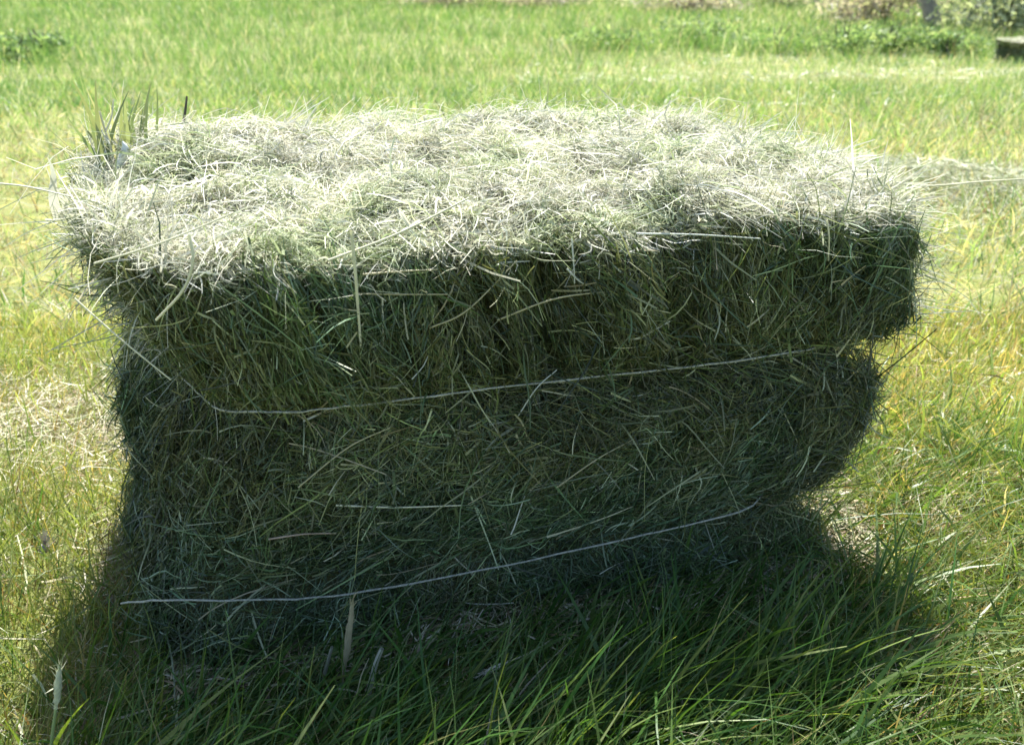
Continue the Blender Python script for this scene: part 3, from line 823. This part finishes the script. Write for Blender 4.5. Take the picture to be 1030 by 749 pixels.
def tree(px, Y, lean, h, rad, seed, label):
    r = np.random.default_rng(seed)
    p = at_depth(px, 20, Y); p[2] = float(terrain(p[0], p[1]))
    root = empty('bare_tree', tuple(p)); tag(root, label, 'tree')
    tr = curve_pts([(0, 0, -.1), (lean * .38, .05, h * .25), (lean * .9, .1, h * .55), (lean * 1.1, 0, h)], 14)
    parts = [tube(tr, np.linspace(rad, rad * .25, 14), (1, 1, 1), 9)]
    for k in range(9):
        i = r.integers(4, 13); q = tr[i]; a = r.random() * 6.28; l = h * r.uniform(.2, .45)
        e = q + np.array([math.cos(a) * l * .7, math.sin(a) * l * .7, l * .7])
        parts.append(tube(curve_pts([q, (q + e) / 2 + r.normal(size=3) * .12, e], 8), np.linspace(rad * .4, rad * .08, 8), (1, 1, 1), 6))
    V, F, C = joined(parts); mesh_obj('trunk', V, F, M_BARK, C, root)
    V, F, C = leaf_cloud((lean, 0, h * .55), 2600, (h * .42, h * .42, h * .34), .13, SAGE + MAUVE[:2], [3, 2, 3, 1, 1], r)
    mesh_obj('crown', V, F, M_LEAF, C, root)
tree(945, 19.5, -1.7, 5.0, .17, 501, 'dark thick leaning trunk at the field edge above the weeds')
tree(970, 20.5, 1.6, 4.6, .10, 502, 'thinner dark trunk leaning away beside the thick one')
# far-off wood closing the view to the sides
r = np.random.default_rng(77); parts = []
for k in range(46):
    x = -95 + k * 4.3 + r.normal() * 1.0; y = 74 + r.normal() * 5 ; z = float(terrain(x, y))
    parts.append(leaf_cloud((x, y, z), 900, (3.6, 3.0, r.uniform(2.2, 4.2)), .55, GRN + SAGE, [2, 3, 2, 1, 2, 1, 1], r))
V, F, C = joined(parts)
tag(mesh_obj('far_wood', V, F, M_LEAF, C), 'distant band of trees closing off the far side of the field', 'wood', kind='stuff')

# ------------------------------------------------------------------ light
w = bpy.data.worlds.new('World'); scene.world = w; w.use_nodes = True
nt = w.node_tree; bg = nt.nodes['Background']
sky = nt.nodes.new('ShaderNodeTexSky'); sky.sky_type = 'NISHITA'; sky.sun_disc = False
to_sun = Vector((.012, .315, .52)).normalized()
el = math.asin(to_sun.z); az = math.atan2(to_sun.x, to_sun.y)
sky.sun_elevation = el; sky.sun_rotation = az
nt.links.new(sky.outputs[0], bg.inputs[0]); bg.inputs[1].default_value = .10
sl = bpy.data.lights.new('sun', 'SUN'); so = bpy.data.objects.new('sun', sl); COL.objects.link(so)
sl.energy = 5.0; sl.angle = R(.5); sl.color = (1, .97, .92)
so.rotation_euler = (-to_sun).to_track_quat('-Z', 'Y').to_euler(); so.location = (2, 5, 10)

scene.view_settings.view_transform = 'Standard'; scene.view_settings.look = 'None'
scene.view_settings.exposure = 1.62; scene.view_settings.gamma = 1
scene.view_settings.use_curve_mapping = False
scene.render.engine = 'CYCLES'
scene.cycles.max_bounces = 8; scene.cycles.diffuse_bounces = 4; scene.cycles.transmission_bounces = 4
scene.cycles.use_denoising = True
